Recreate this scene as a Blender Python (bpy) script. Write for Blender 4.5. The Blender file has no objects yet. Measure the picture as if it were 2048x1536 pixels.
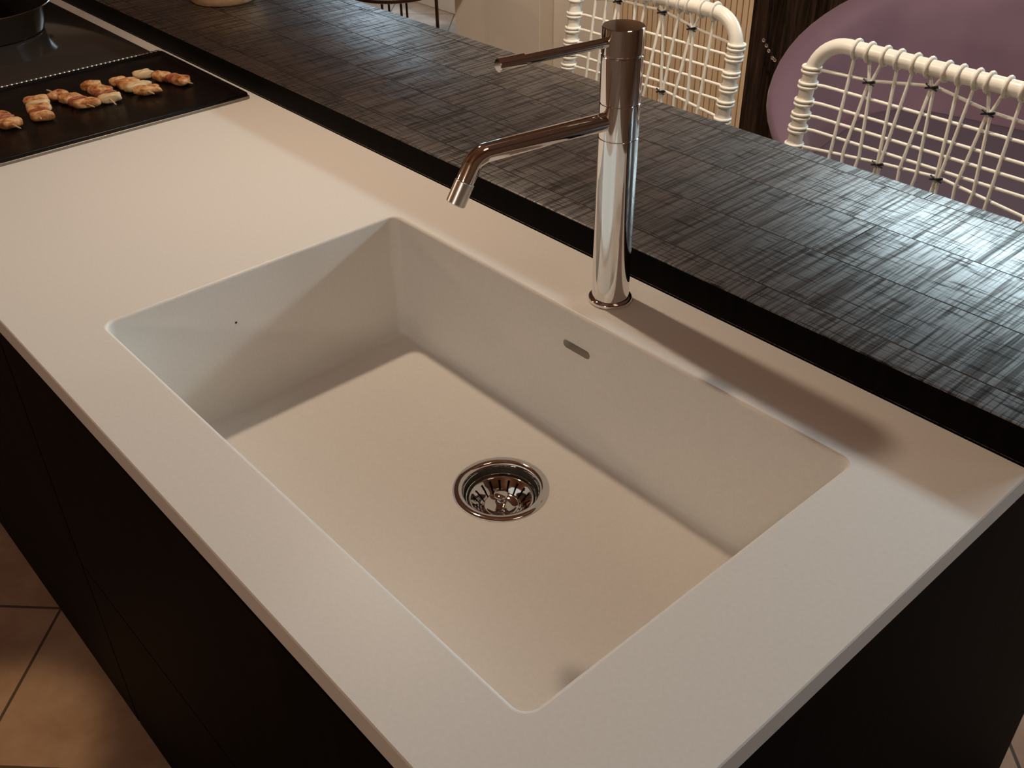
import bpy, bmesh, math, random
from mathutils import Vector, Matrix
random.seed(7)
C = bpy.context.scene.collection
sc = bpy.context.scene
PI = math.pi
T = 0.90                       # height of the worktop surface above the floor

# ------------------------------------------------------------------ camera
cam_d = bpy.data.cameras.new('camera'); cam = bpy.data.objects.new('camera', cam_d); C.objects.link(cam)
cam_d.sensor_width = 36.0; cam_d.lens = 35.35; cam_d.clip_start = 0.02
right = Vector((0.66696386, 0.74497424, -0.01313735))
down = Vector((0.42433053, -0.39427166, -0.81516469))
fwd = Vector((-0.61245638, 0.53811081, -0.57908026))
m = Matrix.Identity(4)
for i in range(3):
    m[i][0] = right[i]; m[i][1] = -down[i]; m[i][2] = -fwd[i]
m[0][3], m[1][3], m[2][3] = 1.04125, -0.29657, 0.60227 + T
cam.matrix_world = m
sc.camera = cam

# ------------------------------------------------------------------ light and exposure
sc.view_settings.view_transform = 'Standard'; sc.view_settings.look = 'None'
sc.view_settings.gamma = 1.0; sc.view_settings.use_curve_mapping = False
sc.view_settings.exposure = 0.06
world = bpy.data.worlds.new('world'); sc.world = world; world.use_nodes = True
wb = world.node_tree.nodes['Background']
wb.inputs[0].default_value = (0.62, 0.80, 1.0, 1); wb.inputs[1].default_value = 1.3


def area(name, loc, size, aim, power, col):
    d = bpy.data.lights.new(name, 'AREA'); d.shape = 'RECTANGLE'; d.size, d.size_y = size
    d.energy = power; d.color = col
    o = bpy.data.objects.new(name, d); C.objects.link(o); o.location = loc
    o.rotation_euler = (Vector(aim) - Vector(loc)).to_track_quat('-Z', 'Y').to_euler()
    return o


def lamp(name, loc, power, col, r):
    d = bpy.data.lights.new(name, 'POINT'); d.energy = power; d.color = col; d.shadow_soft_size = r
    o = bpy.data.objects.new(name, d); C.objects.link(o); o.location = loc
    return o


# the lamp in the hood over the island, and unseen warm fill lights added around the room
lamp('hood_bulb', (-0.239, 0.49, T + 0.86), 15.6, (1.0, 0.775, 0.57), 0.022)
lamp('front_fill', (1.3, -2.25, 1.95), 20, (1.0, 0.86, 0.72), 0.05)  # unseen lamp added to lift the faces towards the camera
lamp('room_fill', (1.2, 0.55, 2.75), 5, (1.0, 0.78, 0.55), 0.25)  # added fill from above, for the sink floor
lamp('room_fill', (-2.9, -1.8, 2.0), 24, (1.0, 0.72, 0.48), 0.05)  # unseen warm fill added on the left, no fixture


def spot(name, loc, aim, power, col, deg, r=0.03):
    d = bpy.data.lights.new(name, 'SPOT'); d.energy = power; d.color = col; d.shadow_soft_size = r
    d.spot_size = math.radians(deg); d.spot_blend = 0.6
    o = bpy.data.objects.new(name, d); C.objects.link(o); o.location = loc
    o.rotation_euler = (Vector(aim) - Vector(loc)).to_track_quat('-Z', 'Y').to_euler()


spot('seating_fill', (0.1, 0.95, 2.5), (0.15, 1.75, 0.75), 75, (1.0, 0.88, 0.74), 75)  # unseen spot added to brighten the stools
spot('seating_fill', (-1.3, 1.3, 2.5), (-1.9, 3.0, 0.7), 125, (1.0, 0.86, 0.70), 80)  # unseen spot added to brighten the column and slats
spot('floor_pool_fill', (-0.5, -0.95, 2.6), (-0.34, -0.31, 0.0), 75, (1.0, 0.66, 0.34), 10)  # unseen spot added to make the warm pool on the floor
# daylight: bright band of sky high outside the back window, plus softer light at the windows
area('sky_band', (0.9, 8.2, 3.95), (6.6, 0.55), (0.4, 0.3, T), 440, (0.78, 0.93, 1.0))
area('daylight_shopfront', (-3.55, 3.30, T + 0.60), (1.0, 1.3), (-0.6, 0.6, T), 7, (0.70, 0.88, 1.0))
area('side_fill', (3.75, 2.35, T + 0.48), (0.65, 0.7), (0.8, 0.3, T), 12, (0.80, 0.92, 1.0))  # added cool fill at the unseen right-hand window

# ------------------------------------------------------------------ materials


def mat(name, col, rough=0.5, metal=0.0, spec=0.5, **kw):
    mt = bpy.data.materials.new(name); mt.use_nodes = True
    b = mt.node_tree.nodes['Principled BSDF']
    b.inputs['Base Color'].default_value = (*col, 1); b.inputs['Roughness'].default_value = rough
    b.inputs['Metallic'].default_value = metal; b.inputs['Specular IOR Level'].default_value = spec
    for k, v in kw.items():
        b.inputs[k.replace('_', ' ')].default_value = v
    return mt


class N:
    def __init__(s, mt):
        s.t = mt.node_tree; s.b = s.t.nodes['Principled BSDF']

    def add(s, typ, ins=None, **props):
        n = s.t.nodes.new(typ)
        for k, v in props.items():
            setattr(n, k, v)
        for k, v in (ins or {}).items():
            if isinstance(v, bpy.types.NodeSocket):
                s.t.links.new(v, n.inputs[k])
            else:
                n.inputs[k].default_value = v
        return n

    def coord(s, scale=(1, 1, 1), rot=(0, 0, 0), loc=(0, 0, 0), src='Object'):
        tc = s.add('ShaderNodeTexCoord')
        return s.add('ShaderNodeMapping', {'Vector': tc.outputs[src], 'Scale': scale, 'Rotation': rot, 'Location': loc}).outputs[0]

    def noise(s, vec, scale, detail=3, rough=0.5, dist=0.0):
        return s.add('ShaderNodeTexNoise', {'Vector': vec, 'Scale': scale, 'Detail': detail, 'Roughness': rough, 'Distortion': dist}).outputs['Fac']

    def ramp(s, fac, stops):
        n = s.add('ShaderNodeValToRGB', {'Fac': fac}); e = n.color_ramp.elements
        while len(e) < len(stops):
            e.new(0.5)
        for i, (p, c) in enumerate(stops):
            e[i].position = p; e[i].color = (*c, 1) if len(c) == 3 else c
        return n.outputs['Color']

    def rng(s, fac, a, b, c, d):
        return s.add('ShaderNodeMapRange', {'Value': fac, 'From Min': a, 'From Max': b, 'To Min': c, 'To Max': d}).outputs[0]

    def math(s, op, a, b=0.0):
        return s.add('ShaderNodeMath', {0: a, 1: b}, operation=op).outputs[0]

    def bump(s, h, strength, dist, normal=None):
        ins = {'Height': h, 'Strength': strength, 'Distance': dist}
        if normal:
            ins['Normal'] = normal
        return s.add('ShaderNodeBump', ins).outputs[0]

    def set(s, name, v):
        s.t.links.new(v, s.b.inputs[name])


# cast solid surface of the worktop and basin
M_STONE = mat('worktop_solid_surface', (0.83, 0.80, 0.755), 0.42, spec=0.35)
n = N(M_STONE)
f = n.noise(n.coord(), 260, 3, 0.6)
n.set('Base Color', n.ramp(f, [(0.30, (0.85, 0.82, 0.775)), (0.72, (0.89, 0.865, 0.825))]))
n.set('Normal', n.bump(n.noise(n.coord(), 900, 2), 0.06, 0.0004))

# band-sawn dark oak of the bar
M_BAR = mat('sawn_dark_oak', (0.03, 0.018, 0.012), 0.4, spec=0.5)
n = N(M_BAR)
pl = n.add('ShaderNodeTexBrick', {'Vector': n.coord(loc=(0.35, -0.5898, 0)), 'Scale': 1.0, 'Mortar Size': 0.0011, 'Mortar Smooth': 0.3,
                                  'Bias': 0.0, 'Brick Width': 1.35, 'Row Height': 0.1102, 'Color1': (0, 0, 0, 1), 'Color2': (1, 1, 1, 1), 'Mortar': (0.5, 0.5, 0.5, 1)},
           offset=0.37, offset_frequency=2)
plk = pl.outputs['Color']; seam = pl.outputs['Fac']
pvec = n.add('ShaderNodeVectorMath', {0: n.coord(), 1: n.add('ShaderNodeCombineXYZ', {'X': n.math('MULTIPLY', plk, 3.1), 'Y': 0.0, 'Z': n.math('MULTIPLY', plk, 7.7)}).outputs[0]}, operation='ADD').outputs[0]


def stretched(vec, sx, sy):
    return n.add('ShaderNodeVectorMath', {0: vec, 1: (sx, sy, 1.0)}, operation='MULTIPLY').outputs[0]


saw = n.noise(stretched(pvec, 150, 3.5), 1.0, 3, 0.65)
saw2 = n.noise(stretched(pvec, 420, 14), 1.0, 2, 0.5)
grain = n.noise(stretched(pvec, 22, 330), 1.0, 4, 0.65)
grain2 = n.noise(stretched(pvec, 3, 60), 1.0, 3, 0.5)
patch = n.noise(stretched(pvec, 5, 14), 1.0, 2, 0.5)
mixf = n.math('ADD', n.math('MULTIPLY', grain, 0.5), n.math('MULTIPLY', patch, 0.5))
n.set('Base Color', n.ramp(mixf, [(0.32, (0.007, 0.005, 0.004)), (0.5, (0.026, 0.016, 0.011)), (0.68, (0.060, 0.034, 0.021))]))
# groove masks: saw marks across the boards, open pores along them
gs = n.rng(saw, 0.40, 0.52, 0.0, 1.0); gs2 = n.rng(saw2, 0.36, 0.52, 0.35, 1.0); gg = n.rng(grain, 0.36, 0.47, 0.0, 1.0)
face = n.math('MULTIPLY', n.math('MULTIPLY', n.rng(gs, 0, 1, 0.30, 1.0), gs2), n.rng(gg, 0, 1, 0.15, 1.0))
face = n.math('MULTIPLY', face, n.rng(seam, 0, 1, 1.0, 0.0))
n.set('Roughness', n.rng(face, 0.0, 1.0, 0.65, 0.50))
n.set('Specular IOR Level', n.rng(face, 0.0, 1.0, 0.05, 1.0))
n.set('Coat Weight', n.rng(face, 0.0, 1.0, 0.0, 1.0))
n.b.inputs['Coat Roughness'].default_value = 0.35
n.b.inputs['Coat IOR'].default_value = 2.3
h = n.math('ADD', n.math('MULTIPLY', saw, 0.45), n.math('MULTIPLY', grain, 1.5))
h = n.math('ADD', h, n.math('MULTIPLY', grain2, 0.5))
h = n.math('SUBTRACT', h, n.math('MULTIPLY', seam, 1.2))
n.set('Normal', n.bump(h, 0.40, 0.0009))

# near-black stained oak of the cabinets, also the shade on the bar sides
M_CAB = mat('black_oak_and_bar_shade', (0.012, 0.009, 0.008), 0.6, spec=0.05)
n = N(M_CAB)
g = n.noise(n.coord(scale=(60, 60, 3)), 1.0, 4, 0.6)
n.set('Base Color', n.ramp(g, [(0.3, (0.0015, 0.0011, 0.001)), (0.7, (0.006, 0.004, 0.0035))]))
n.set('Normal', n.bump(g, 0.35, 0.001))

M_CHROME = mat('polished_chrome', (0.80, 0.79, 0.78), 0.045, 1.0)
M_SATIN = mat('satin_chrome', (0.78, 0.77, 0.75), 0.32, 1.0)
M_STEEL = mat('polished_steel', (0.66, 0.63, 0.60), 0.13, 1.0)
M_CUP = mat('shade_dark_steel', (0.10, 0.095, 0.09), 0.4, 0.8)  # shade put into the colour, so the strainer slots read black
M_POT = mat('pot_steel', (0.42, 0.40, 0.38), 0.14, 1.0)
M_BLACKMETAL = mat('black_nonstick', (0.003, 0.0025, 0.0025), 0.6, spec=0.08)
M_GLASS_HOB = mat('black_hob_glass', (0.045, 0.038, 0.033), 0.09, spec=0.5)
M_PLATE = mat('cast_griddle_black', (0.005, 0.004, 0.004), 0.30, spec=0.22)
n = N(M_PLATE)
n.set('Roughness', n.rng(n.noise(n.coord(), 14, 3), 0.3, 0.7, 0.22, 0.42))
n.set('Normal', n.bump(n.noise(n.coord(), 500, 2), 0.1, 0.0005))
M_MARK = mat('cooking_zone_print', (0.09, 0.085, 0.08), 0.2)
M_ROPE = mat('brushed_ribbed_steel', (0.36, 0.32, 0.25), 0.35, 1.0)
M_FRAME = mat('griddle_frame_steel', (0.30, 0.27, 0.23), 0.5, 1.0)

M_WOOD = mat('pale_turned_wood', (0.62, 0.42, 0.24), 0.45)
n = N(M_WOOD)
g = n.noise(n.coord(scale=(8, 60, 60)), 1.0, 4, 0.6)
n.set('Base Color', n.ramp(g, [(0.3, (0.50, 0.29, 0.14)), (0.7, (0.72, 0.50, 0.29))]))

M_MEAT = mat('grilled_chicken', (0.7, 0.4, 0.2), 0.42, spec=0.4)
n = N(M_MEAT)
oi = n.add('ShaderNodeObjectInfo').outputs['Random']
mv = n.add('ShaderNodeVectorMath', {0: n.coord(), 1: n.add('ShaderNodeCombineXYZ', {'X': oi, 'Y': oi, 'Z': oi}).outputs[0]}, operation='ADD').outputs[0]
g = n.noise(mv, 70, 4, 0.6)
n.set('Base Color', n.ramp(g, [(0.30, (0.20, 0.055, 0.02)), (0.44, (0.55, 0.21, 0.07)), (0.56, (0.74, 0.43, 0.20)), (0.72, (0.82, 0.60, 0.34))]))
n.set('Normal', n.bump(n.noise(mv, 160, 3), 0.5, 0.002))
M_FAT = mat('pale_onion_layer', (0.74, 0.55, 0.31), 0.4)
M_BACON = mat('red_meat_layer', (0.36, 0.10, 0.045), 0.4)
M_STICK = mat('bamboo_stick', (0.72, 0.52, 0.32), 0.6)

M_TUBE = mat('ivory_plastic_tube', (0.90, 0.87, 0.78), 0.30, spec=0.5)
M_CORD = mat('ivory_plastic_cord', (0.91, 0.88, 0.79), 0.32, spec=0.5)
M_TIE = mat('black_tie_wire', (0.01, 0.01, 0.01), 0.5)

M_PURPLE = mat('mauve_upholstery', (0.36, 0.25, 0.33), 0.6, spec=0.3, Sheen_Weight=0.3)
n = N(M_PURPLE)
n.set('Normal', n.bump(n.noise(n.coord(), 700, 2), 0.2, 0.0008))
n.set('Base Color', n.ramp(n.noise(n.coord(), 6, 2), [(0.35, (0.26, 0.165, 0.225)), (0.65, (0.31, 0.20, 0.265))]))
M_PURPLE_SEAT = mat('grey_mauve_seat_cloth', (0.17, 0.135, 0.18), 0.75, spec=0.2)

# stone floor tiles laid diagonally
M_FLOOR = mat('beige_floor_tile', (0.5, 0.4, 0.33), 0.35, spec=0.4)
n = N(M_FLOOR)
tv = n.coord(rot=(0, 0, math.radians(-45)), loc=(0.459, -0.016, 0))
bt = n.add('ShaderNodeTexBrick', {'Vector': tv, 'Scale': 1.0, 'Mortar Size': 0.0032, 'Mortar Smooth': 0.2, 'Bias': 0.0, 'Brick Width': 0.351, 'Row Height': 0.351,
                                  'Color1': (0.0, 0, 0, 1), 'Color2': (1, 1, 1, 1), 'Mortar': (0, 0, 0, 1)}, offset=0.0)
cl = n.math('ADD', n.math('MULTIPLY', n.noise(n.coord(), 5, 5, 0.65), 0.8), n.math('MULTIPLY', bt.outputs['Color'], 0.12))
base = n.ramp(cl, [(0.25, (0.34, 0.22, 0.155)), (0.5, (0.50, 0.37, 0.285)), (0.7, (0.60, 0.48, 0.39))])
mx = n.add('ShaderNodeMix', {0: bt.outputs['Fac'], 6: base, 7: (0.10, 0.085, 0.07, 1)}, data_type='RGBA')
n.set('Base Color', mx.outputs[2])
n.set('Roughness', n.rng(n.noise(n.coord(), 9, 3), 0.3, 0.7, 0.25, 0.45))
n.set('Normal', n.bump(n.math('SUBTRACT', n.math('MULTIPLY', n.noise(n.coord(), 30, 4), 0.3), bt.outputs['Fac']), 0.5, 0.002))

M_WALL = mat('brown_plaster', (0.34, 0.22, 0.15), 0.85, spec=0.1)
M_COLUMN = mat('sand_plaster', (0.72, 0.65, 0.56), 0.8, spec=0.1)
n = N(M_COLUMN); n.set('Normal', n.bump(n.noise(n.coord(), 200, 3), 0.2, 0.001))
M_RIB = mat('tan_slatted_panel', (0.55, 0.38, 0.22), 0.6, spec=0.2)
n = N(M_RIB)
n.set('Base Color', n.ramp(n.noise(n.coord(scale=(30, 30, 2)), 1, 3), [(0.3, (0.56, 0.41, 0.26)), (0.7, (0.66, 0.50, 0.33))]))
M_DARKWALL = mat('dark_brown_cloth', (0.035, 0.018, 0.010), 0.9, spec=0.1)
n = N(M_DARKWALL)
n.set('Base Color', n.ramp(n.noise(n.coord(scale=(90, 90, 5)), 1, 4, 0.7), [(0.35, (0.010, 0.006, 0.004)), (0.6, (0.040, 0.022, 0.014)), (0.75, (0.10, 0.055, 0.035))]))
M_CEIL = mat('brown_boarded_ceiling', (0.20, 0.085, 0.04), 0.6)
n = N(M_CEIL)
n.set('Base Color', n.ramp(n.noise(n.coord(scale=(1.5, 25, 1)), 1, 3), [(0.3, (0.15, 0.06, 0.028)), (0.7, (0.26, 0.11, 0.05))]))
M_WHITE = mat('white_paint', (0.82, 0.80, 0.76), 0.5)
M_BLACKFRAME = mat('black_window_frame', (0.01, 0.01, 0.01), 0.4)
M_OUT = mat('wet_asphalt', (0.05, 0.06, 0.06), 0.6)
M_DKIRON = mat('dark_bronze_iron', (0.05, 0.022, 0.012), 0.4, 0.6)
M_PANE = bpy.data.materials.new('clear_glass'); M_PANE.use_nodes = True
nt = M_PANE.node_tree; nt.nodes.clear()
o_ = nt.nodes.new('ShaderNodeOutputMaterial'); mxs = nt.nodes.new('ShaderNodeMixShader'); mxs.inputs[0].default_value = 0.06
tr = nt.nodes.new('ShaderNodeBsdfTransparent'); tr.inputs[0].default_value = (0.93, 0.96, 0.95, 1)
gl = nt.nodes.new('ShaderNodeBsdfGlossy'); gl.inputs['Roughness'].default_value = 0.02
nt.links.new(tr.outputs[0], mxs.inputs[1]); nt.links.new(gl.outputs[0], mxs.inputs[2]); nt.links.new(mxs.outputs[0], o_.inputs[0])
M_BEAD = mat('silver_bead', (0.9, 0.9, 0.9), 0.05, 1.0)

# ------------------------------------------------------------------ helpers


def obj(name, bm, material, parent=None, smooth=True, angle=35, loc=None):
    me = bpy.data.meshes.new(name)
    bmesh.ops.recalc_face_normals(bm, faces=bm.faces)
    bm.to_mesh(me); bm.free(); me.materials.append(material)
    if smooth:
        for p in me.polygons:
            p.use_smooth = True
        try:
            me.set_sharp_from_angle(angle=math.radians(angle))
        except Exception:
            pass
    o = bpy.data.objects.new(name, me); C.objects.link(o)
    if parent:
        o.parent = parent
    if loc:
        o.location = loc
    return o


def thing(name, label, cat, loc=(0, 0, 0), rotz=0, group=None):
    o = bpy.data.objects.new(name, None); C.objects.link(o); o.empty_display_size = 0.05
    o.location = loc; o.rotation_euler = (0, 0, rotz)
    o['label'] = label; o['category'] = cat
    if group:
        o['group'] = group
    return o


def tag(o, label, cat, group=None):
    o['label'] = label; o['category'] = cat
    if group:
        o['group'] = group
    return o


def struct(name, bm, m_, parent=None, smooth=False):
    o = obj(name, bm, m_, parent, smooth=smooth)
    if not parent:
        o['kind'] = 'structure'
    return o


def box(bm, a, b, bev=0.0, seg=2):
    x0, y0, z0 = a; x1, y1, z1 = b
    vs = [bm.verts.new((x, y, z)) for x in (x0, x1) for y in (y0, y1) for z in (z0, z1)]
    fs = [(0, 1, 3, 2), (4, 6, 7, 5), (0, 4, 5, 1), (2, 3, 7, 6), (0, 2, 6, 4), (1, 5, 7, 3)]
    faces = [bm.faces.new([vs[i] for i in q]) for q in fs]
    if bev > 0:
        ed = list({e for f_ in faces for e in f_.edges})
        bmesh.ops.bevel(bm, geom=ed, offset=bev, segments=seg, affect='EDGES', profile=0.5)
    return bm


def tube(bm, pts, r, seg=12, closed=False, cap=True):
    pts = [Vector(p) for p in pts]; rs = r if isinstance(r, (list, tuple)) else [r] * len(pts)
    k = len(pts); rings = []
    def tan(i):
        if closed:
            return (pts[(i + 1) % k] - pts[i - 1]).normalized()
        if i == 0:
            return (pts[1] - pts[0]).normalized()
        if i == k - 1:
            return (pts[-1] - pts[-2]).normalized()
        return ((pts[i + 1] - pts[i]).normalized() + (pts[i] - pts[i - 1]).normalized()).normalized()
    t0 = tan(0); up = Vector((0, 0, 1)) if abs(t0.z) < 0.9 else Vector((1, 0, 0))
    nrm = (up - t0 * up.dot(t0)).normalized()
    for i in range(k):
        t = tan(i); nrm = (nrm - t * nrm.dot(t)).normalized(); b = t.cross(nrm)
        rings.append([bm.verts.new(pts[i] + (nrm * math.cos(2 * PI * j / seg) + b * math.sin(2 * PI * j / seg)) * rs[i]) for j in range(seg)])
    for i in range(k if closed else k - 1):
        A = rings[i]; B = rings[(i + 1) % k]
        for j in range(seg):
            bm.faces.new((A[j], A[(j + 1) % seg], B[(j + 1) % seg], B[j]))
    if cap and not closed:
        bm.faces.new(rings[0][::-1]); bm.faces.new(rings[-1])
    return bm


def lathe(bm, prof, seg=48, centre=(0, 0, 0), skip=None, close=False):
    cx, cy, cz = centre; rings = []
    for r, z in prof:
        if r < 1e-6:
            rings.append([bm.verts.new((cx, cy, cz + z))])
        else:
            rings.append([bm.verts.new((cx + r * math.cos(2 * PI * j / seg), cy + r * math.sin(2 * PI * j / seg), cz + z)) for j in range(seg)])
    prs = list(range(len(rings) - 1))
    for i in prs:
        A, B = rings[i], rings[i + 1]
        for j in range(seg):
            if skip and skip(i, j):
                continue
            j2 = (j + 1) % seg
            if len(A) == 1 and len(B) == 1:
                continue
            if len(A) == 1:
                bm.faces.new((A[0], B[j], B[j2]))
            elif len(B) == 1:
                bm.faces.new((A[j], A[j2], B[0]))
            else:
                bm.faces.new((A[j], A[j2], B[j2], B[j]))
    return bm


def rrect(x0, y0, x1, y1, r, seg=8):
    out = []
    for cx, cy, a in ((x1 - r, y1 - r, 0), (x0 + r, y1 - r, 90), (x0 + r, y0 + r, 180), (x1 - r, y0 + r, 270)):
        for k in range(seg + 1):
            t = math.radians(a + 90 * k / seg); out.append((cx + r * math.cos(t), cy + r * math.sin(t)))
    return out


def loop(bm, pts, z):
    return [bm.verts.new((x, y, z)) for x, y in pts]


def skin(bm, A, B):
    k = len(A)
    for j in range(k):
        bm.faces.new((A[j], A[(j + 1) % k], B[(j + 1) % k], B[j]))


def bend(p0, p1, p2, r, k=8):
    p0, p1, p2 = map(Vector, (p0, p1, p2)); a = (p0 - p1).normalized(); b = (p2 - p1).normalized()
    ang = a.angle(b); d = r / math.tan(ang / 2)
    s, e = p1 + a * d, p1 + b * d
    c = p1 + (a + b).normalized() * (r / math.sin(ang / 2))
    out = []
    for i in range(k + 1):
        v0 = s - c; v1 = e - c; t = i / k; om = v0.angle(v1)
        out.append(c + (v0 * math.sin((1 - t) * om) + v1 * math.sin(t * om)) / math.sin(om))
    return out


def carve(o, cutters):
    for cbm in cutters:
        me = bpy.data.meshes.new('cutter'); bmesh.ops.recalc_face_normals(cbm, faces=cbm.faces); cbm.to_mesh(me); cbm.free()
        co = bpy.data.objects.new('cutter', me); C.objects.link(co)
        md = o.modifiers.new('cut', 'BOOLEAN'); md.operation = 'DIFFERENCE'; md.object = co; md.solver = 'EXACT'
        bpy.context.view_layer.update()
        ev = o.evaluated_get(bpy.context.evaluated_depsgraph_get())
        nm = bpy.data.meshes.new_from_object(ev)
        o.modifiers.clear(); o.data = nm
        bpy.data.objects.remove(co); bpy.data.meshes.remove(me)


# ------------------------------------------------------------------ the room
X0, X1, Y0, Y1, H = -5.0, 3.6, -2.6, 3.2, 3.0
bm = bmesh.new(); box(bm, (X0, Y0, -0.05), (X1, Y1, 0.0)); struct('floor', bm, M_FLOOR)
bm = bmesh.new(); box(bm, (X0, Y0, H), (X1, Y1, H + 0.05)); struct('ceiling', bm, M_CEIL)
bm = bmesh.new(); box(bm, (X0, Y0 - 0.1, 0), (X1, Y0, H)); struct('wall_front', bm, M_WALL)
bm = bmesh.new(); box(bm, (X0 - 0.1, Y0 - 0.1, 0), (X0, Y1, H)); struct('wall_left', bm, M_WALL)


def wall_with_holes(name, axis, pos, th, a0, a1, holes, material):
    bm = bmesh.new()
    xs = sorted({a0, a1, *[h_[0] for h_ in holes], *[h_[1] for h_ in holes]})
    for i in range(len(xs) - 1):
        s, e = xs[i], xs[i + 1]; cuts = [h_ for h_ in holes if h_[0] <= s and h_[1] >= e]
        zz = 0.0; spans = []
        for h_ in sorted(cuts, key=lambda q: q[2]):
            if h_[2] > zz:
                spans.append((zz, h_[2]))
            zz = h_[3]
        if zz < H:
            spans.append((zz, H))
        for z0, z1 in spans:
            if axis == 'y':
                box(bm, (s, pos, z0), (e, pos + th, z1))
            else:
                box(bm, (pos, s, z0), (pos + th, e, z1))
    return struct(name, bm, material)


W1 = (-4.15, -2.95, 0.10, 2.45); W2 = (-0.45, 1.95, 1.60, 2.50); W3 = (2.0, 2.7, 1.0, 1.75)
wall_with_holes('wall_back', 'y', Y1, 0.12, X0 - 0.1, X1 + 0.1, [W1, W2], M_WALL)
wall_with_holes('wall_right', 'x', X1, 0.1, Y0, Y1, [W3], M_WALL)


def window(idx, axis, pos, w, fm, mull):
    a0, a1, z0, z1 = w; r = bpy.data.objects.new('window_%d' % idx, None); C.objects.link(r); r['kind'] = 'structure'
    def b_(a, b, c, d, y0, y1, bm):
        if axis == 'y':
            box(bm, (a, pos + y0, c), (b, pos + y1, d))
        else:
            box(bm, (pos + y0, a, c), (pos + y1, b, d))
    t = 0.045; bm = bmesh.new()
    b_(a0, a0 + t, z0, z1, 0.03, 0.09, bm); b_(a1 - t, a1, z0, z1, 0.03, 0.09, bm)
    b_(a0 + t, a1 - t, z0, z0 + t, 0.03, 0.09, bm); b_(a0 + t, a1 - t, z1 - t, z1, 0.03, 0.09, bm)
    for q in mull:
        b_(q - t / 2, q + t / 2, z0 + t, z1 - t, 0.03, 0.09, bm)
    obj('window_frame', bm, fm, r, smooth=False)
    bm = bmesh.new(); b_(a0 + t, a1 - t, z0 + t, z1 - t, 0.058, 0.064, bm); obj('pane', bm, M_PANE, r, smooth=False)
    return r


window(1, 'y', Y1, W1, M_BLACKFRAME, [-3.55])
window(2, 'y', Y1, W2, M_BLACKFRAME, [])
window(3, 'x', X1, W3, M_BLACKFRAME, [])  # unseen window added to let cool light in from the right
# white threshold under the shopfront window
bm = bmesh.new(); box(bm, (-4.9, 3.155, 0.0), (-2.76, 3.198, 0.095), 0.004); struct('baseboard_back', bm, M_WHITE)
# street level outside
bm = bmesh.new(); box(bm, (-7, 3.4, -0.3), (-1.5, 8.5, -0.25)); tag(obj('street', bm, M_OUT, smooth=False), 'dark wet street pavement outside the low window beyond the bar', 'pavement')['kind'] = 'structure'
# plastered column beside the window
bm = bmesh.new(); box(bm, (-2.755, 2.72, 0), (-2.175, 3.198, H), 0.004); struct('wall_column', bm, M_COLUMN)
# half-height partition with slatted tan panelling
bm = bmesh.new(); box(bm, (-2.172, 2.80, 0), (1.3, 2.90, 1.5)); struct('wall_partition', bm, M_COLUMN)
bm = bmesh.new()
x = -1.81
while x < -1.13:
    box(bm, (x, 2.784, 0.001), (x + 0.0225, 2.798, 1.49), 0.002, 1); x += 0.0262
box(bm, (-1.81, 2.795, 0.001), (-1.10, 2.7995, 1.49))
tag(obj('slatted_panel', bm, M_RIB, smooth=False), 'tan panel of thin upright slats on the partition behind the bar stools', 'wall panel')

# dark curtain with folds
bm = bmesh.new(); prev = None; K = 260
for i in range(K + 1):
    u = i / K; xx = -1.115 + 2.35 * u
    yy = 2.745 + 0.022 * math.sin(u * 2 * PI * 24) + 0.010 * math.sin(u * 2 * PI * 41 + 1)
    a = [bm.verts.new((xx, yy, z)) for z in (0.012, 0.8, 1.48)] + [bm.verts.new((xx, yy + 0.004, z)) for z in (1.48, 0.8, 0.012)]
    if prev:
        for j in range(6):
            bm.faces.new((prev[j], prev[(j + 1) % 6], a[(j + 1) % 6], a[j]))
    else:
        bm.faces.new(a)
    prev = a
bm.faces.new(prev[::-1])
tag(obj('curtain', bm, M_DARKWALL), 'dark brown shaggy curtain hanging behind the mauve armchair', 'curtain')

# ------------------------------------------------------------------ worktop with cast basin
SX, SY, SD = 0.7116, 0.4098, 0.1868
WX0, WX1, WY0, WY1, WT = -2.6, 0.8302, -0.0846, 0.5198, 0.0253
worktop = thing('worktop', 'off-white solid worktop with moulded sink, lower than the dark bar', 'worktop', (0, 0, T))
RF = 0.004; RC = 0.013
bm = bmesh.new()
hole = rrect(-RF, -RF, SX + RF, SY + RF, RC + RF)
outer = rrect(WX0, WY0, WX1, WY1, 0.0015, 2)
ch = 0.0012
outin = rrect(WX0 + ch, WY0 + ch, WX1 - ch, WY1 - ch, 0.001, 2)
A = loop(bm, hole, 0.0); B = loop(bm, outin, 0.0); B2 = loop(bm, outer, -ch); Bb = loop(bm, outer, -WT); Ab = loop(bm, hole, -WT)
skin(bm, A, Ab); skin(bm, B, B2); skin(bm, B2, Bb)


def fill(bm, L1, L2):
    es = []
    for L in (L1, L2):
        for j in range(len(L)):
            e = bm.edges.get((L[j], L[(j + 1) % len(L)])) or bm.edges.new((L[j], L[(j + 1) % len(L)]))
            es.append(e)
    bmesh.ops.triangle_fill(bm, use_beauty=True, edges=es)


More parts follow.
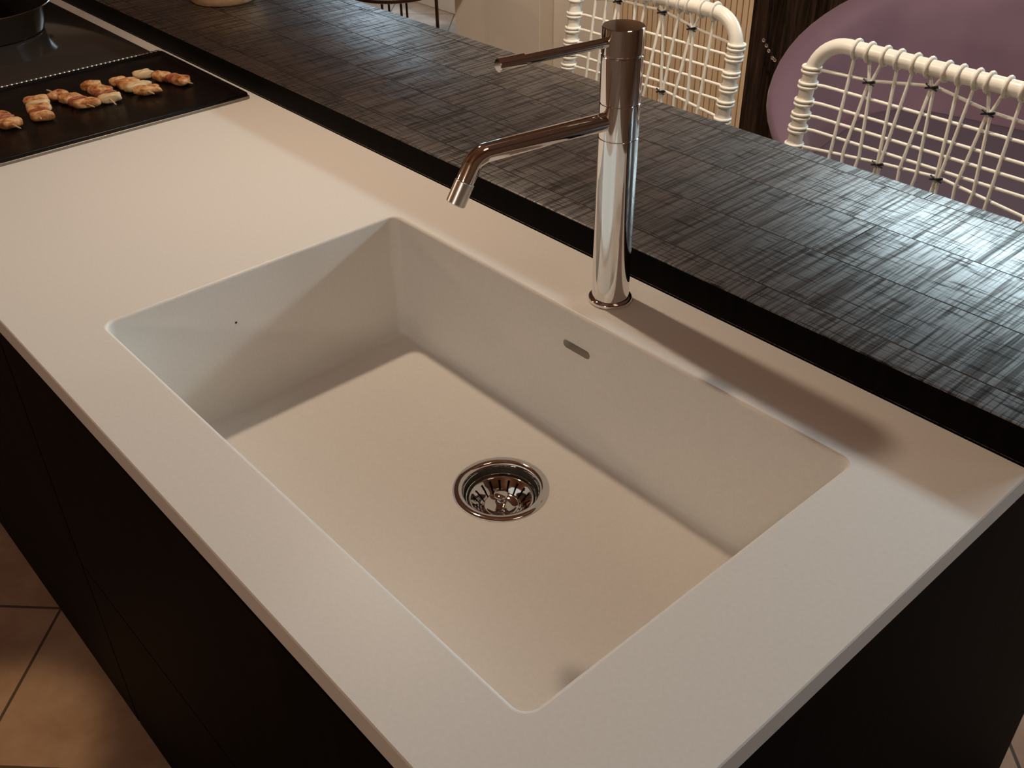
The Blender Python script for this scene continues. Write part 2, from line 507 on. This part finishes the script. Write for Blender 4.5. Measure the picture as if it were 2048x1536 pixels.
fill(bm, A, B); fill(bm, Ab, Bb)
slab = obj('slab', bm, M_STONE, worktop, angle=30)
bm = bmesh.new(); prof = []
for k in range(7):
    t = k / 6 * PI / 2; prof.append((RF - RF * math.sin(t), -RF + RF * math.cos(t)))
RB = 0.010
prof += [(0.0, -0.05), (-0.001, -SD + RB)]
for k in range(1, 7):
    t = k / 6 * PI / 2; prof.append((-0.001 - RB + RB * math.cos(t), -SD + RB - RB * math.sin(t)))
prev = None
for off, z in prof:
    L = loop(bm, rrect(-off, -off, SX + off, SY + off, max(RC + off, 0.0025)), z)
    if prev:
        skin(bm, prev, L)
    else:
        first = L
    prev = L
bm.faces.new(prev)
Lo = loop(bm, rrect(-0.012, -0.012, SX + 0.012, SY + 0.012, 0.02), -WT - 0.0005)
Lr = loop(bm, rrect(-RF, -RF, SX + RF, SY + RF, RC + RF), -WT - 0.0005)
skin(bm, first, Lr); skin(bm, Lr, Lo)
Lb = loop(bm, rrect(-0.012, -0.012, SX + 0.012, SY + 0.012, 0.02), -SD - 0.012)
skin(bm, Lo, Lb); bm.faces.new(Lb)
basin = obj('sink_basin', bm, M_STONE, worktop, angle=50)
DX, DY = 0.3566, 0.2849
c1 = bmesh.new(); lathe(c1, [(0, -SD - 0.03), (0.052, -SD - 0.03), (0.052, -SD + 0.02), (0, -SD + 0.02)], 64, (DX, DY, 0))
c2 = bmesh.new(); ring0 = []; ring1 = []
for px, pz in rrect(0.3305, -0.0535, 0.3745, -0.0425, 0.0054, 6):
    ring0.append(c2.verts.new((px, SY - 0.006, pz))); ring1.append(c2.verts.new((px, SY + 0.02, pz)))
skin(c2, ring0, ring1); c2.faces.new(ring0); c2.faces.new(ring1)
basin.location = (0, 0, T); basin.parent = None
bpy.context.view_layer.update()
basin.location = (0, 0, 0)
carve(basin, [c1, c2])
basin.parent = worktop
for p in basin.data.polygons:
    p.use_smooth = True
basin.data.set_sharp_from_angle(angle=math.radians(50))
for o_w in (slab, basin):
    wn = o_w.modifiers.new('wn', 'WEIGHTED_NORMAL'); wn.keep_sharp = True; wn.weight = 100

bm = bmesh.new(); bmesh.ops.create_uvsphere(bm, u_segments=10, v_segments=6, radius=0.0016, matrix=Matrix.Translation((0.0004, 0.1569, -0.064)) @ Matrix.Diagonal((0.3, 1, 1, 1)))
obj('dark_speck', bm, M_TIE, worktop)
# ------------------------------------------------------------------ drain
dr = thing('sink_strainer', 'round chrome basket strainer set in the sink floor', 'sink strainer', (DX, DY, T - SD))
bm = bmesh.new()
lathe(bm, [(0.0495, -0.0005), (0.0575, 0.0004), (0.0572, 0.0012), (0.0545, 0.0021), (0.0500, 0.0022), (0.0470, 0.0012), (0.0455, -0.0012), (0.0450, -0.0050), (0.0445, -0.0050), (0.0495, -0.0005)], 96)
obj('flange', bm, M_CHROME, dr, angle=60)
bm = bmesh.new()
lathe(bm, [(0.0450, -0.004), (0.0440, -0.012), (0.0420, -0.0145), (0.0405, -0.0150), (0.0400, -0.022), (0.0385, -0.040), (0.0200, -0.052), (0, -0.052)], 96)
obj('drain_cup', bm, M_CUP, dr, angle=60)
bm = bmesh.new(); tube(bm, [(0.0418 * math.cos(t), 0.0418 * math.sin(t), -0.0122) for t in [2 * PI * q / 96 for q in range(96)]], 0.0009, 8, closed=True)
obj('seat_ring', bm, M_CHROME, dr)
bm = bmesh.new()
pr = [(0.0398, -0.0160), (0.0392, -0.0140), (0.0375, -0.0135), (0.0362, -0.0145), (0.0345, -0.0165), (0.0320, -0.0185), (0.0290, -0.0215), (0.0262, -0.0255), (0.0240, -0.0280), (0.0222, -0.0275), (0.0212, -0.0255), (0.0200, -0.0252), (0.0185, -0.0262), (0.0100, -0.0270), (0, -0.0270)]
lathe(bm, pr, 144, skip=lambda i, j: 4 <= i <= 7 and j % 8 in (0, 1))
obj('strainer_basket', bm, M_CHROME, dr, angle=60)
bm = bmesh.new()
lathe(bm, [(0.0, -0.0275), (0.0060, -0.0270), (0.0062, -0.0235), (0.0075, -0.0200), (0.0066, -0.0165), (0.0042, -0.0150), (0.0045, -0.0135), (0.0080, -0.0125), (0.0088, -0.0115), (0.0086, -0.0098), (0.0075, -0.0090), (0, -0.0088)], 40)
obj('strainer_knob', bm, M_CHROME, dr, angle=50)

# ------------------------------------------------------------------ faucet
FX, FY = 0.3543, 0.4619
AZ = math.radians(-100); ux, uy = math.cos(AZ), math.sin(AZ)
fa = thing('faucet', 'tall cylindrical chrome mixer tap standing behind the sink', 'faucet', (FX, FY, T))


def at(s, z):
    return (ux * s, uy * s, z)


bm = bmesh.new()
lathe(bm, [(0.0, 0.0002), (0.0252, 0.0002), (0.0258, 0.0015), (0.0257, 0.0038), (0.0248, 0.0054), (0.0232, 0.0062), (0.0218, 0.0064)], 72)
obj('base_ring', bm, M_CHROME, fa, angle=40)
FR = 0.0216
bm = bmesh.new()
lathe(bm, [(0, 0.0055), (FR, 0.0055), (FR, 0.1990), (FR - 0.0007, 0.1996), (FR - 0.0007, 0.2004), (FR, 0.2010), (FR, 0.2362), (FR - 0.0007, 0.2368), (FR - 0.0007, 0.2376), (FR, 0.2382), (FR, 0.2852), (FR - 0.0009, 0.2858), (FR - 0.0009, 0.2868), (0, 0.2868)], 96)
obj('body', bm, M_CHROME, fa, angle=28)
bm = bmesh.new()
lathe(bm, [(0, 0.2870), (FR - 0.0004, 0.2870), (FR, 0.2876), (FR, 0.3132), (FR - 0.0006, 0.3139), (0, 0.3140)], 96)
obj('cap', bm, M_CHROME, fa, angle=28)
bm = bmesh.new()
p0 = at(0.015, 0.2185); p1 = at(0.1722, 0.2178); p2 = at(0.1862, 0.1935)
arc = bend(p0, p1, p2, 0.021, 12)
tube(bm, [p0, at(0.06, 0.2185)] + arc + [p2], 0.0097, 32)
spout = obj('spout', bm, M_CHROME, fa, angle=40)
dirv = (Vector(p2) - Vector(p1)).normalized()
a0 = Vector(p2); 
bm = bmesh.new()
tube(bm, [a0 + dirv * 0.0002, a0 + dirv * 0.001, a0 + dirv * 0.0235, a0 + dirv * 0.0245], [0.0095, 0.0100, 0.0100, 0.0093], 32)
obj('aerator', bm, M_SATIN, fa, angle=30)
bm = bmesh.new()
tube(bm, [at(0.017, 0.3003), at(0.117, 0.3003)], 0.0050, 20)
obj('lever', bm, M_CHROME, fa, angle=30)
bm = bmesh.new()
tube(bm, [at(0.117, 0.3003), at(0.1175, 0.3003), at(0.1455, 0.3003), at(0.1463, 0.3003)], [0.0056, 0.0065, 0.0065, 0.0058], 24)
obj('lever_grip', bm, M_CHROME, fa, angle=30)

# ------------------------------------------------------------------ bar top
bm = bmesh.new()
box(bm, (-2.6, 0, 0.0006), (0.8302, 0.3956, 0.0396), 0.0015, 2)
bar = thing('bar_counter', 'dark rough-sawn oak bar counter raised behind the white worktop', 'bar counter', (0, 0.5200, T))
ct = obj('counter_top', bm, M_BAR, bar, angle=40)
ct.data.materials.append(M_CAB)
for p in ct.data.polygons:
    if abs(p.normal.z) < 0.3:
        p.material_index = 1     # same oak as the top; shade on the sides put in as near-black
# object texture coordinates follow the bar's own origin

# ------------------------------------------------------------------ cabinets
g = 'black stained cabinets under the worktop'


def cabinet(name, label, x0, x1, doors):
    c = thing(name, label, 'cabinet', (0, 0, 0))
    bm = bmesh.new(); ym = -0.052
    zt = T - WT - 0.001
    box(bm, (x0, ym, 0.10), (x0 + 0.016, 0.515, zt)); box(bm, (x1 - 0.016, ym, 0.10), (x1, 0.515, zt))
    box(bm, (x0 + 0.016, ym, 0.10), (x1 - 0.016, 0.515, 0.116)); box(bm, (x0 + 0.016, 0.50, 0.116), (x1 - 0.016, 0.515, zt))
    box(bm, (x0 + 0.016, ym, zt - 0.045), (x1 - 0.016, ym + 0.012, zt - 0.001))
    obj('carcass', bm, M_CAB, c, smooth=False)
    bm = bmesh.new(); box(bm, (x0, -0.046, 0.001), (x1, -0.032, 0.099)); obj('plinth', bm, M_CAB, c, smooth=False)
    for kind, a, b, z0, z1 in doors:
        bm = bmesh.new(); box(bm, (a + 0.0015, -0.072, z0 + 0.0015), (b - 0.0015, -0.053, z1 - 0.0015), 0.001, 1)
        obj(kind, bm, M_CAB, c, smooth=False)
    return c


zt = T - 0.066
cabinet('cabinet', 'black oak drawer cabinet under the sink, nearest the camera', -0.20, 0.81, [('drawer', -0.20, 0.81, 0.415, zt), ('drawer', -0.20, 0.81, 0.03, 0.415)])
cabinet('cabinet', 'black oak cabinet under the griddle, left of the sink drawers', -0.80, -0.201, [('door', -0.80, -0.201, 0.03, zt)])
cabinet('cabinet', 'black oak cabinet below the hob, farthest from the camera', -1.70, -0.801, [('door', -1.70, -1.25, 0.03, zt), ('door', -1.25, -0.801, 0.03, zt)])
bm = bmesh.new(); sec = [(-0.072, 0.0), (0.953, 0.0), (0.953, T - 0.001), (0.5205, T - 0.001), (0.5205, T - WT - 0.001), (-0.072, T - WT - 0.001)]
A_ = [bm.verts.new((0.8102, y_, z_)) for y_, z_ in sec]; B_ = [bm.verts.new((0.8292, y_, z_)) for y_, z_ in sec]
skin(bm, A_, B_); bm.faces.new(A_); bm.faces.new(B_)
tag(obj('end_panel', bm, M_CAB, smooth=False), 'black oak end panel closing the near end of the island', 'panel')
bm = bmesh.new(); box(bm, (-2.58, 0.0025, -T + 0.0005), (0.809, 0.10, -0.0005)); obj('base_wall', bm, M_CAB, bar, smooth=False)

# ------------------------------------------------------------------ hob, griddle and pot
hob = thing('hob', 'black glass induction hob let into the far end of the worktop', 'hob', (-1.205, 0.25, T))
bm = bmesh.new(); box(bm, (-0.298, -0.245, 0.0004), (0.298, 0.240, 0.0046), 0.0015, 2); obj('glass_plate', bm, M_GLASS_HOB, hob, angle=30)
for k, (a, b, r) in enumerate(((0.13, -0.12, 0.085), (-0.057, 0.04, 0.098))):
    bm = bmesh.new(); lathe(bm, [(r, 0.0047), (r + 0.0015, 0.0049), (r + 0.003, 0.0047)], 72, (a, b, 0)); obj('cooking_zone_ring', bm, M_MARK, hob)

GX0, GX1, GY0, GY1 = -0.8795, -0.5455, -0.03, 0.501
gr = thing('griddle', 'black rectangular griddle plate holding kebabs, between hob and sink', 'griddle', ((GX0 + GX1) / 2, (GY0 + GY1) / 2, T))
gw, gh = (GX1 - GX0) / 2, (GY1 - GY0) / 2
bm = bmesh.new()
pf = [(0.0, 0.0050), (0.0, 0.0090), (-0.0012, 0.0104), (-0.0042, 0.0104), (-0.0058, 0.0090), (-0.0085, 0.0064), (-0.012, 0.0058)]
prev = None
for off, z in pf:
    L = loop(bm, rrect(-gw - off, -gh - off, gw + off, gh + off, max(0.007 + off, 0.002), 5), z)
    if prev:
        skin(bm, prev, L)
    else:
        bm.faces.new(L[::-1])
    prev = L
bm.faces.new(prev)
obj('plate', bm, M_PLATE, gr, angle=50)
bm = bmesh.new(); fo = 0.0022
Fo = rrect(-gw - fo, -gh - fo, gw + fo, gh + fo, 0.008, 5); Fi = rrect(-gw + 0.003, -gh + 0.003, gw - 0.003, gh - 0.003, 0.004, 5)
q = [loop(bm, Fo, 0.0003), loop(bm, Fo, 0.0042), loop(bm, rrect(-gw - fo + 0.0006, -gh - fo + 0.0006, gw + fo - 0.0006, gh + fo - 0.0006, 0.0074, 5), 0.0048), loop(bm, Fi, 0.0048), loop(bm, Fi, 0.0003)]
for i in range(5):
    skin(bm, q[i], q[(i + 1) % 5])
obj('steel_frame', bm, M_FRAME, gr, angle=40)
bm = bmesh.new(); pts = []; rr = []
k = 420
for i in range(k + 1):
    y = -gh + 0.006 + (2 * gh - 0.012) * i / k
    pts.append((-gw + 0.0028, y, 0.0112)); rr.append(0.0019 + 0.0008 * math.sin(i * 2 * PI / 7.0))
tube(bm, pts, rr, 8); obj('ribbed_edge_strip', bm, M_ROPE, gr)

pot = thing('frying_pan', 'shiny steel frying pan with black lining standing on the hob', 'pan', (-1.262, 0.290, T + 0.0050))
bm = bmesh.new()
lathe(bm, [(0, 0.0002), (0.116, 0.0002), (0.121, 0.002), (0.1225, 0.006), (0.1455, 0.0560), (0.1470, 0.0575), (0.1460, 0.0588), (0.1445, 0.0582)], 96)
obj('pan_body', bm, M_POT, pot, angle=50)
bm = bmesh.new()
lathe(bm, [(0.1444, 0.0583), (0.1436, 0.0570), (0.1205, 0.0070), (0.114, 0.0042), (0, 0.0042)], 96)
obj('nonstick_lining', bm, M_BLACKMETAL, pot, angle=50)
for a in (120, 240):
    c_, s_ = math.cos(math.radians(a)), math.sin(math.radians(a)); bm = bmesh.new()
    P3 = [(0.140, -0.040), (0.165, -0.038), (0.178, -0.02), (0.178, 0.02), (0.165, 0.038), (0.140, 0.040)]
    tube(bm, [(c_ * r - s_ * q, s_ * r + c_ * q, 0.047) for r, q in P3], 0.005, 10); obj('handle', bm, M_BLACKMETAL, pot)

# ------------------------------------------------------------------ kebabs


def chunk(bm, cx, L, Wd, Hh, skew, seed, lean=0.0):
    rnd = random.Random(seed); n1, n2 = 22, 12
    ph = [rnd.uniform(0, 6.28) for _ in range(8)]; top = []
    rings = []
    for i in range(n2 + 1):
        v = -PI / 2 + PI * i / n2; ring = []
        for j in range(n1):
            u = 2 * PI * j / n1
            cx_, cy_, cz_ = math.cos(v) * math.cos(u), math.cos(v) * math.sin(u), math.sin(v)
            e = 0.62
            sg = lambda q: math.copysign(abs(q) ** e, q)
            w = 1 + 0.10 * math.sin(2 * u + ph[0]) + 0.07 * math.sin(5 * u + ph[1] + 2 * v) + 0.07 * math.sin(3 * v + ph[2] + 3 * u)
            x_ = sg(cx_) * L / 2 * w; y_ = sg(cy_) * Wd / 2 * w; z_ = sg(cz_) * Hh / 2 * (1 + 0.12 * math.sin(3 * u + ph[3]))
            x_ += skew * y_
            ring.append(bm.verts.new((cx + x_, y_ + lean, z_)))
        rings.append(ring)
    for i in range(n2):
        for j in range(n1):
            bm.faces.new((rings[i][j], rings[i][(j + 1) % n1], rings[i + 1][(j + 1) % n1], rings[i + 1][j]))
    bmesh.ops.remove_doubles(bm, verts=bm.verts, dist=1e-5)


KEB = [  # far end, near end on the griddle, chunks (pos 0..1, length, width, kind, skew, lean)
    ((-0.786, 0.124), (-0.641, 0.145), 'kebab nearest the front edge, cut by the picture border', [(.22, .026, .040, 'm', 0.1, 0), (.45, .022, .044, 'm', .2, .002), (.60, .008, .040, 'b', .1, 0), (.74, .022, .040, 'm', .2, .002)]),
    ((-0.778, 0.222), (-0.660, 0.184), 'short upright kebab with a pale onion slice, second from the front edge', [(.20, .020, .041, 'm', 0, -.002), (.40, .010, .040, 'f', 0, 0), (.57, .022, .042, 'm', 0.1, 0), (.74, .006, .038, 'b', 0, 0), (.87, .018, .042, 'm', .1, .003)]),
    ((-0.795, 0.246), (-0.653, 0.272), 'long slanting kebab with three staggered chunks, third from the front edge', [(.27, .022, .034, 'm', -.1, -.003), (.50, .030, .038, 'm', .2, 0), (.66, .006, .034, 'b', .2, 0), (.80, .020, .040, 'm', .3, .004)]),
    ((-0.786, 0.320), (-0.638, 0.303), 'kebab with dark red layer and long bare stick end, fourth from front', [(.15, .018, .036, 'm', 0.2, -.004), (.40, .034, .038, 'm', .1, 0), (.60, .009, .038, 'b', .1, .001), (.73, .015, .040, 'f', 0.1, .002)]),
    ((-0.772, 0.360), (-0.643, 0.374), 'wide-chunked pale kebab lying next to the one at the back edge', [(.16, .012, .032, 'm', 0.2, -.006), (.36, .034, .044, 'm', .1, 0), (.56, .018, .046, 'f', .15, .002), (.78, .022, .042, 'm', .3, .004)]),
    ((-0.778, 0.410), (-0.646, 0.448), 'thin slanting kebab nearest the back edge of the griddle', [(.14, .020, .036, 'f', .4, -.010), (.42, .034, .030, 'm', .1, 0), (.60, .008, .026, 'b', .2, .002), (.76, .034, .028, 'm', .1, .003)]),
]
for i, (a, b, lab, ch_) in enumerate(KEB):
    a = Vector((*a, 0)); b = Vector((*b, 0)); d = b - a; L = d.length
    k_ = thing('kebab', lab, 'kebab', (a.x, a.y, T + 0.0058 + 0.0085), math.atan2(d.y, d.x), 'kebabs on the griddle')
    bm = bmesh.new(); tube(bm, [(0, 0, 0), (L - 0.004, 0, 0), (L, 0, 0)], [0.0013, 0.0013, 0.0004], 8); obj('stick', bm, M_STICK, k_)
    for j, (t_, l_, w_, kind, sk, ln) in enumerate(ch_):
        bm = bmesh.new(); chunk(bm, t_ * L, l_, w_ * 0.94, 0.0152, sk, i * 10 + j, ln)
        obj({'m': 'meat_piece', 'f': 'onion_piece', 'b': 'bacon_piece'}[kind], bm, {'m': M_MEAT, 'f': M_FAT, 'b': M_BACON}[kind], k_, angle=80)

# ------------------------------------------------------------------ wooden bowl on the bar
bm = bmesh.new()
lathe(bm, [(0, 0.0002), (0.064, 0.0002), (0.068, 0.003), (0.072, 0.014), (0.080, 0.040), (0.088, 0.075), (0.0885, 0.079), (0.085, 0.080), (0.080, 0.072), (0.068, 0.025), (0.050, 0.012), (0, 0.010)], 80)
bw = obj('wooden_bowl', bm, M_WOOD, angle=50); bw.location = (-1.0226, 0.7216, T + 0.0396)
tag(bw, 'pale turned wooden bowl on the far end of the dark bar', 'bowl')

# ------------------------------------------------------------------ cord-woven bar stools
SW = 0.405   # width between back tube centres


def stool(name, label, grp, SW, us, kA, kB, kC, ends, ZB, rows):
    r = thing(name, label, 'bar stool', (0, 0, 0), 0, grp)
    RT = 0.0125; RCOR = 0.058
    def bp(u, z, dn=0.0):   # back plane: u across, z height, dn towards +y
        return Vector((u, 0.14 * (z - 0.95) + dn, z))
    # back tube
    path = [bp(0, 0.66)] + [bp(0, 0.66 + (ZB - RCOR - 0.66) * i / 8) for i in range(1, 8)]
    path += [bp(RCOR - RCOR * math.cos(t), ZB - RCOR + RCOR * math.sin(t)) for t in [PI / 2 * i / 10 for i in range(11)]]
    path += [bp(RCOR + (SW - 2 * RCOR) * i / 6, ZB) for i in range(1, 6)]
    path += [bp(SW - RCOR + RCOR * math.sin(t), ZB - RCOR + RCOR * math.cos(t)) for t in [PI / 2 * i / 10 for i in range(11)]]
    path += [bp(SW, ZB - RCOR - (ZB - RCOR - 0.66) * i / 8) for i in range(1, 9)]
    bm = bmesh.new(); tube(bm, path, RT, 20); obj('back_frame', bm, M_TUBE, r, angle=60)
    knots = []
    poly = [[(u, ZB)] for u in us]
    inA = {i for k_ in kA for i in k_[:2]}; inB = {i for k_ in kB for i in k_[:2]}
    for ks in (kA, kB, kC):
        for a, b, z in ks:
            um = (us[a] + us[b]) / 2; knots.append((um, z))
            if ks is not kB:      # strands spread apart again between the knots
                if ks is kC:
                    poly[a].append((us[a] - 0.001, .836)); poly[b].append((us[b] + 0.001, .836))
            poly[a].append((um - 0.0022, z)); poly[b].append((um + 0.0022, z))
    for i in range(len(us)):
        poly[i].append((us[i], 0.682))
    bm = bmesh.new(); cr = 0.0028
    for pl_ in poly:
        tube(bm, [bp(u, z, -0.0018) for u, z in pl_], cr, 8)
    for j, z in enumerate(rows):
        pts_ = [(0.0, z)]
        if j == 0:
            pts_ = [(0, ends[0])] + [((us[a] + us[b]) / 2, q) for a, b, q in kA] + [(SW, ends[1])]
        elif j == 5:
            pts_ = [(0, ends[2])] + [((us[a] + us[b]) / 2, q) for a, b, q in kB] + [(SW, ends[3])]
        else:
            pts_ = [(0, z - 0.003), (0.03, z), (SW, z)]
        tube(bm, [bp(u, q, 0.0022) for u, q in pts_], cr, 8)
        for ue in (0, SW):          # double coil round the upright
            zz_ = pts_[0][1] if ue == 0 else pts_[-1][1]
            for dz in (-0.0033, 0.0033):
                c_ = bp(ue, zz_ + dz)
                ring = [c_ + Vector((math.cos(t) * (RT + 0.0020), math.sin(t) * (RT + 0.0020), 0.0)) for t in [2 * PI * q / 20 for q in range(20)]]
                tube(bm, ring, cr, 8, closed=True)
    for u in us:
        ring = [bp(u, ZB) + Vector((0, math.cos(t) * (RT + 0.0020), math.sin(t) * (RT + 0.0020))) for t in [2 * PI * q / 20 for q in range(20)]]
        tube(bm, ring, 0.0030, 8, closed=True)
    obj('cord_net', bm, M_CORD, r, angle=60)
    for u, z in knots:
        bm = bmesh.new(); c_ = bp(u, z)
        for sgn in (1, -1):
            tube(bm, [c_ + Vector((-0.010, -0.006, -0.0035 * sgn)), c_ + Vector((0, -0.0075, 0)), c_ + Vector((0.010, -0.006, 0.0035 * sgn))], 0.0016, 6)
        ring = [c_ + Vector((math.cos(t) * 0.0068, math.sin(t) * 0.0068, 0)) for t in [2 * PI * q / 14 for q in range(14)]]
        tube(bm, ring, 0.0019, 6, closed=True)
        obj('knot', bm, M_TIE, r)
    # seat hoop, seat net, legs, foot ring
    ys, ye = -0.36, -0.038; zs = 0.66
    hoop = [Vector((x_, y_, zs)) for x_, y_ in rrect(-0.002, ys, SW + 0.002, ye, 0.05, 6)]
    bm = bmesh.new(); tube(bm, hoop, RT, 16, closed=True); obj('seat_frame', bm, M_TUBE, r, angle=60)
    bm = bmesh.new()
    for i in range(12):
        u = 0.05 + (SW - 0.1) * i / 11; tube(bm, [(u, ys, zs + 0.006), (u, ye, zs + 0.006)], cr, 8)
    for i in range(9):
        v = ys + 0.045 + (ye - ys - 0.09) * i / 8; tube(bm, [(0, v, zs + 0.010), (SW, v, zs + 0.010)], cr, 8)
    obj('seat_net', bm, M_CORD, r)
    for sx in (0, 1):
        for sy in (0, 1):
            bm = bmesh.new(); xa = 0.012 if sx == 0 else SW - 0.012; xb = -0.03 if sx == 0 else SW + 0.03
            ya = ys + 0.03 if sy == 0 else ye - 0.02; yb = ys + 0.02 if sy == 0 else ye + 0.04
            tube(bm, [(xa, ya, zs - 0.008), (xb, yb, 0.002)], RT * 0.9, 14); obj('leg', bm, M_TUBE, r)
    fr = [Vector((x_, y_, 0.25)) for x_, y_ in rrect(-0.014, ys + 0.022, SW + 0.014, ye + 0.022, 0.03, 4)]
    bm = bmesh.new(); tube(bm, fr, 0.008, 12, closed=True); obj('foot_ring', bm, M_TUBE, r)
    return r


st = stool('bar_stool', 'ivory cord-woven bar stool at the near end of the bar, before the mauve armchair', 'woven bar stools behind the bar',
           0.425, [.073, .097, .125, .149, .177, .201, .229, .252, .278, .297, .325, .350],
           [(1, 2, .953), (5, 6, .970), (9, 10, .9548)], [(3, 4, .8336), (7, 8, .8404)], [(1, 2, .722), (5, 6, .722), (9, 10, .722)], (.948, .950, .8180, .821), 0.9955, [.95, .9255, .8965, .8738, .851, .82, .795, .770, .745, .720, .70])
st.location = (0.1155, 1.200, 0)
st2 = stool('bar_stool', 'ivory cord-woven bar stool seen just behind the tap, before the tan slats', 'woven bar stools behind the bar',
            0.405, [.055, .084, .101, .130, .157, .184, .213, .244, .268, .288, .319, .347],
            [(2, 3, .9754), (6, 7, .9767), (9, 10, .9623)], [(4, 5, .835), (7, 8, .8376)], [(2, 3, .722), (5, 6, .722), (9, 10, .722)], (.960, .9506, .828, .8205), 0.999, [.95, .932, .9035, .878, .852, .82, .795, .770, .745, .720, .70])
st2.location = (-0.4475, 1.200, 0)

# ------------------------------------------------------------------ mauve armchair
ac = thing('armchair', 'mauve upholstered tub armchair behind the nearer bar stool', 'armchair', (0.145, 2.14, 0), math.radians(10))
bm = bmesh.new(); K = 48; prev = None; firstv = None
for i in range(K + 1):
    u = i / K; th = math.radians(-122 + 244 * u)          # 0 = back (+y)
    w = abs(th) / math.radians(122)
    ztop = 0.91 - 0.44 * (w ** 1.5)
    zbot = 0.30 + 0.02 * w
    def pt(rad, z):
        t_ = min(1.0, max(0.0, (z - zbot) / 0.26)); fl = (1 + 0.20 * max(0.0, (z - 0.34)) / 0.5) * (1 - 0.22 * (1 - t_) ** 2)
        return Vector((math.sin(th) * 0.60 * rad * fl, math.cos(th) * 0.40 * rad * fl, z))
    sec = []
    nz = 6
    for q in range(nz + 1):
        sec.append(pt(1.0, zbot + (ztop - 0.03 - zbot) * q / nz))
    sec.append(pt(0.985, ztop - 0.008)); sec.append(pt(0.93, ztop)); sec.append(pt(0.875, ztop - 0.010))
    for q in range(nz + 1):
        sec.append(pt(0.85 + 0.0 * q, (ztop - 0.03) + (zbot + 0.01 - ztop + 0.03) * q / nz))
    a = [bm.verts.new(p_) for p_ in sec]; k = len(a)
    if prev:
        for j in range(k):
            bm.faces.new((prev[j], prev[(j + 1) % k], a[(j + 1) % k], a[j]))
    else:
        bm.faces.new(a)
    prev = a
bm.faces.new(prev[::-1])
sh = obj('shell', bm, M_PURPLE, ac, angle=60)
md = sh.modifiers.new('b', 'BEVEL'); md.width = 0.018; md.segments = 3; md.limit_method = 'ANGLE'; md.angle_limit = math.radians(50)
bm = bmesh.new()
L0 = rrect(-0.40, -0.50, 0.40, 0.36, 0.16, 8)
prev = None
for off, z in ((-0.03, 0.33), (0, 0.35), (0.005, 0.42), (0.0, 0.475), (-0.02, 0.492), (-0.06, 0.500)):
    L = loop(bm, rrect(-0.46 - off, -0.50 - off, 0.46 + off, 0.30 + off, 0.18 + off, 8), z)
    if prev:
        skin(bm, prev, L)
    else:
        bm.faces.new(L[::-1])
    prev = L
bm.faces.new(prev)
obj('seat_cushion', bm, M_PURPLE_SEAT, ac, angle=50)
for sx in (-1, 1):
    for y_ in (-0.30, 0.26):
        bm = bmesh.new(); tube(bm, [(sx * 0.27, y_ * 0.9, 0.34), (sx * 0.33, y_, 0.0015)], [0.018, 0.011], 12); obj('leg', bm, M_DKIRON, ac)

# ------------------------------------------------------------------ bead strings by the curtain
bs = thing('bead_garland', 'thin garland with silvery beads hanging before the dark curtain', 'garland', (-0.985, 2.655, 0.0))
bm = bmesh.new(); pts = [(0.0, 0.06, 1.485), (0.0, 0.0, 1.40), (0.004, 0.0, 0.9), (-0.004, 0.0, 0.36)]; tube(bm, pts, 0.0012, 6); obj('thread', bm, M_DKIRON, bs)
for dx, z in ((0.0, 0.46), (0.014, 0.445), (0.026, 0.43), (0.045, 0.41), (0.055, 0.405), (0.004, 0.62), (0.0, 0.70)):
    bm = bmesh.new(); bmesh.ops.create_uvsphere(bm, u_segments=16, v_segments=10, radius=0.0075, matrix=Matrix.Translation((dx, 0, z))); obj('bead', bm, M_BEAD, bs)
bm = bmesh.new(); tube(bm, [(0, 0, 0.46), (0.03, 0, 0.43), (0.055, 0, 0.405)], 0.0012, 6); obj('side_thread', bm, M_DKIRON, bs)

# ------------------------------------------------------------------ low stool and bistro table by the window
ls = thing('round_stool', 'low round stool with white seat and thin dark legs by the window', 'stool', (-2.42, 2.145, 0))
bm = bmesh.new(); lathe(bm, [(0, 0.452), (0.178, 0.452), (0.180, 0.462), (0.176, 0.474), (0, 0.478)], 64); obj('seat', bm, M_WHITE, ls, angle=40)
bm = bmesh.new(); lathe(bm, [(0.181, 0.456), (0.189, 0.456), (0.191, 0.462), (0.189, 0.468), (0.181, 0.468), (0.181, 0.456)], 64); obj('rim', bm, M_DKIRON, ls, angle=40)
for a in (308, 333, 128, 153):
    c_, s_ = math.cos(math.radians(a)), math.sin(math.radians(a))
    bm = bmesh.new(); tube(bm, [(0.17 * c_, 0.17 * s_, 0.450), (0.175 * c_, 0.175 * s_, 0.0015)], 0.0050, 10); obj('leg', bm, M_DKIRON, ls)
bt_ = thing('bistro_table', 'round bistro table on one dark bronze post by the window', 'table', (-2.54, 2.45, 0))
bm = bmesh.new(); lathe(bm, [(0, 0.712), (0.125, 0.712), (0.13, 0.720), (0.125, 0.730), (0, 0.730)], 64); obj('table_top', bm, M_DKIRON, bt_, angle=30)
bm = bmesh.new(); lathe(bm, [(0, 0.0012), (0.03, 0.0012), (0.03, 0.012), (0.0075, 0.022), (0.0075, 0.711), (0, 0.711)], 32); obj('post', bm, M_DKIRON, bt_, angle=30)
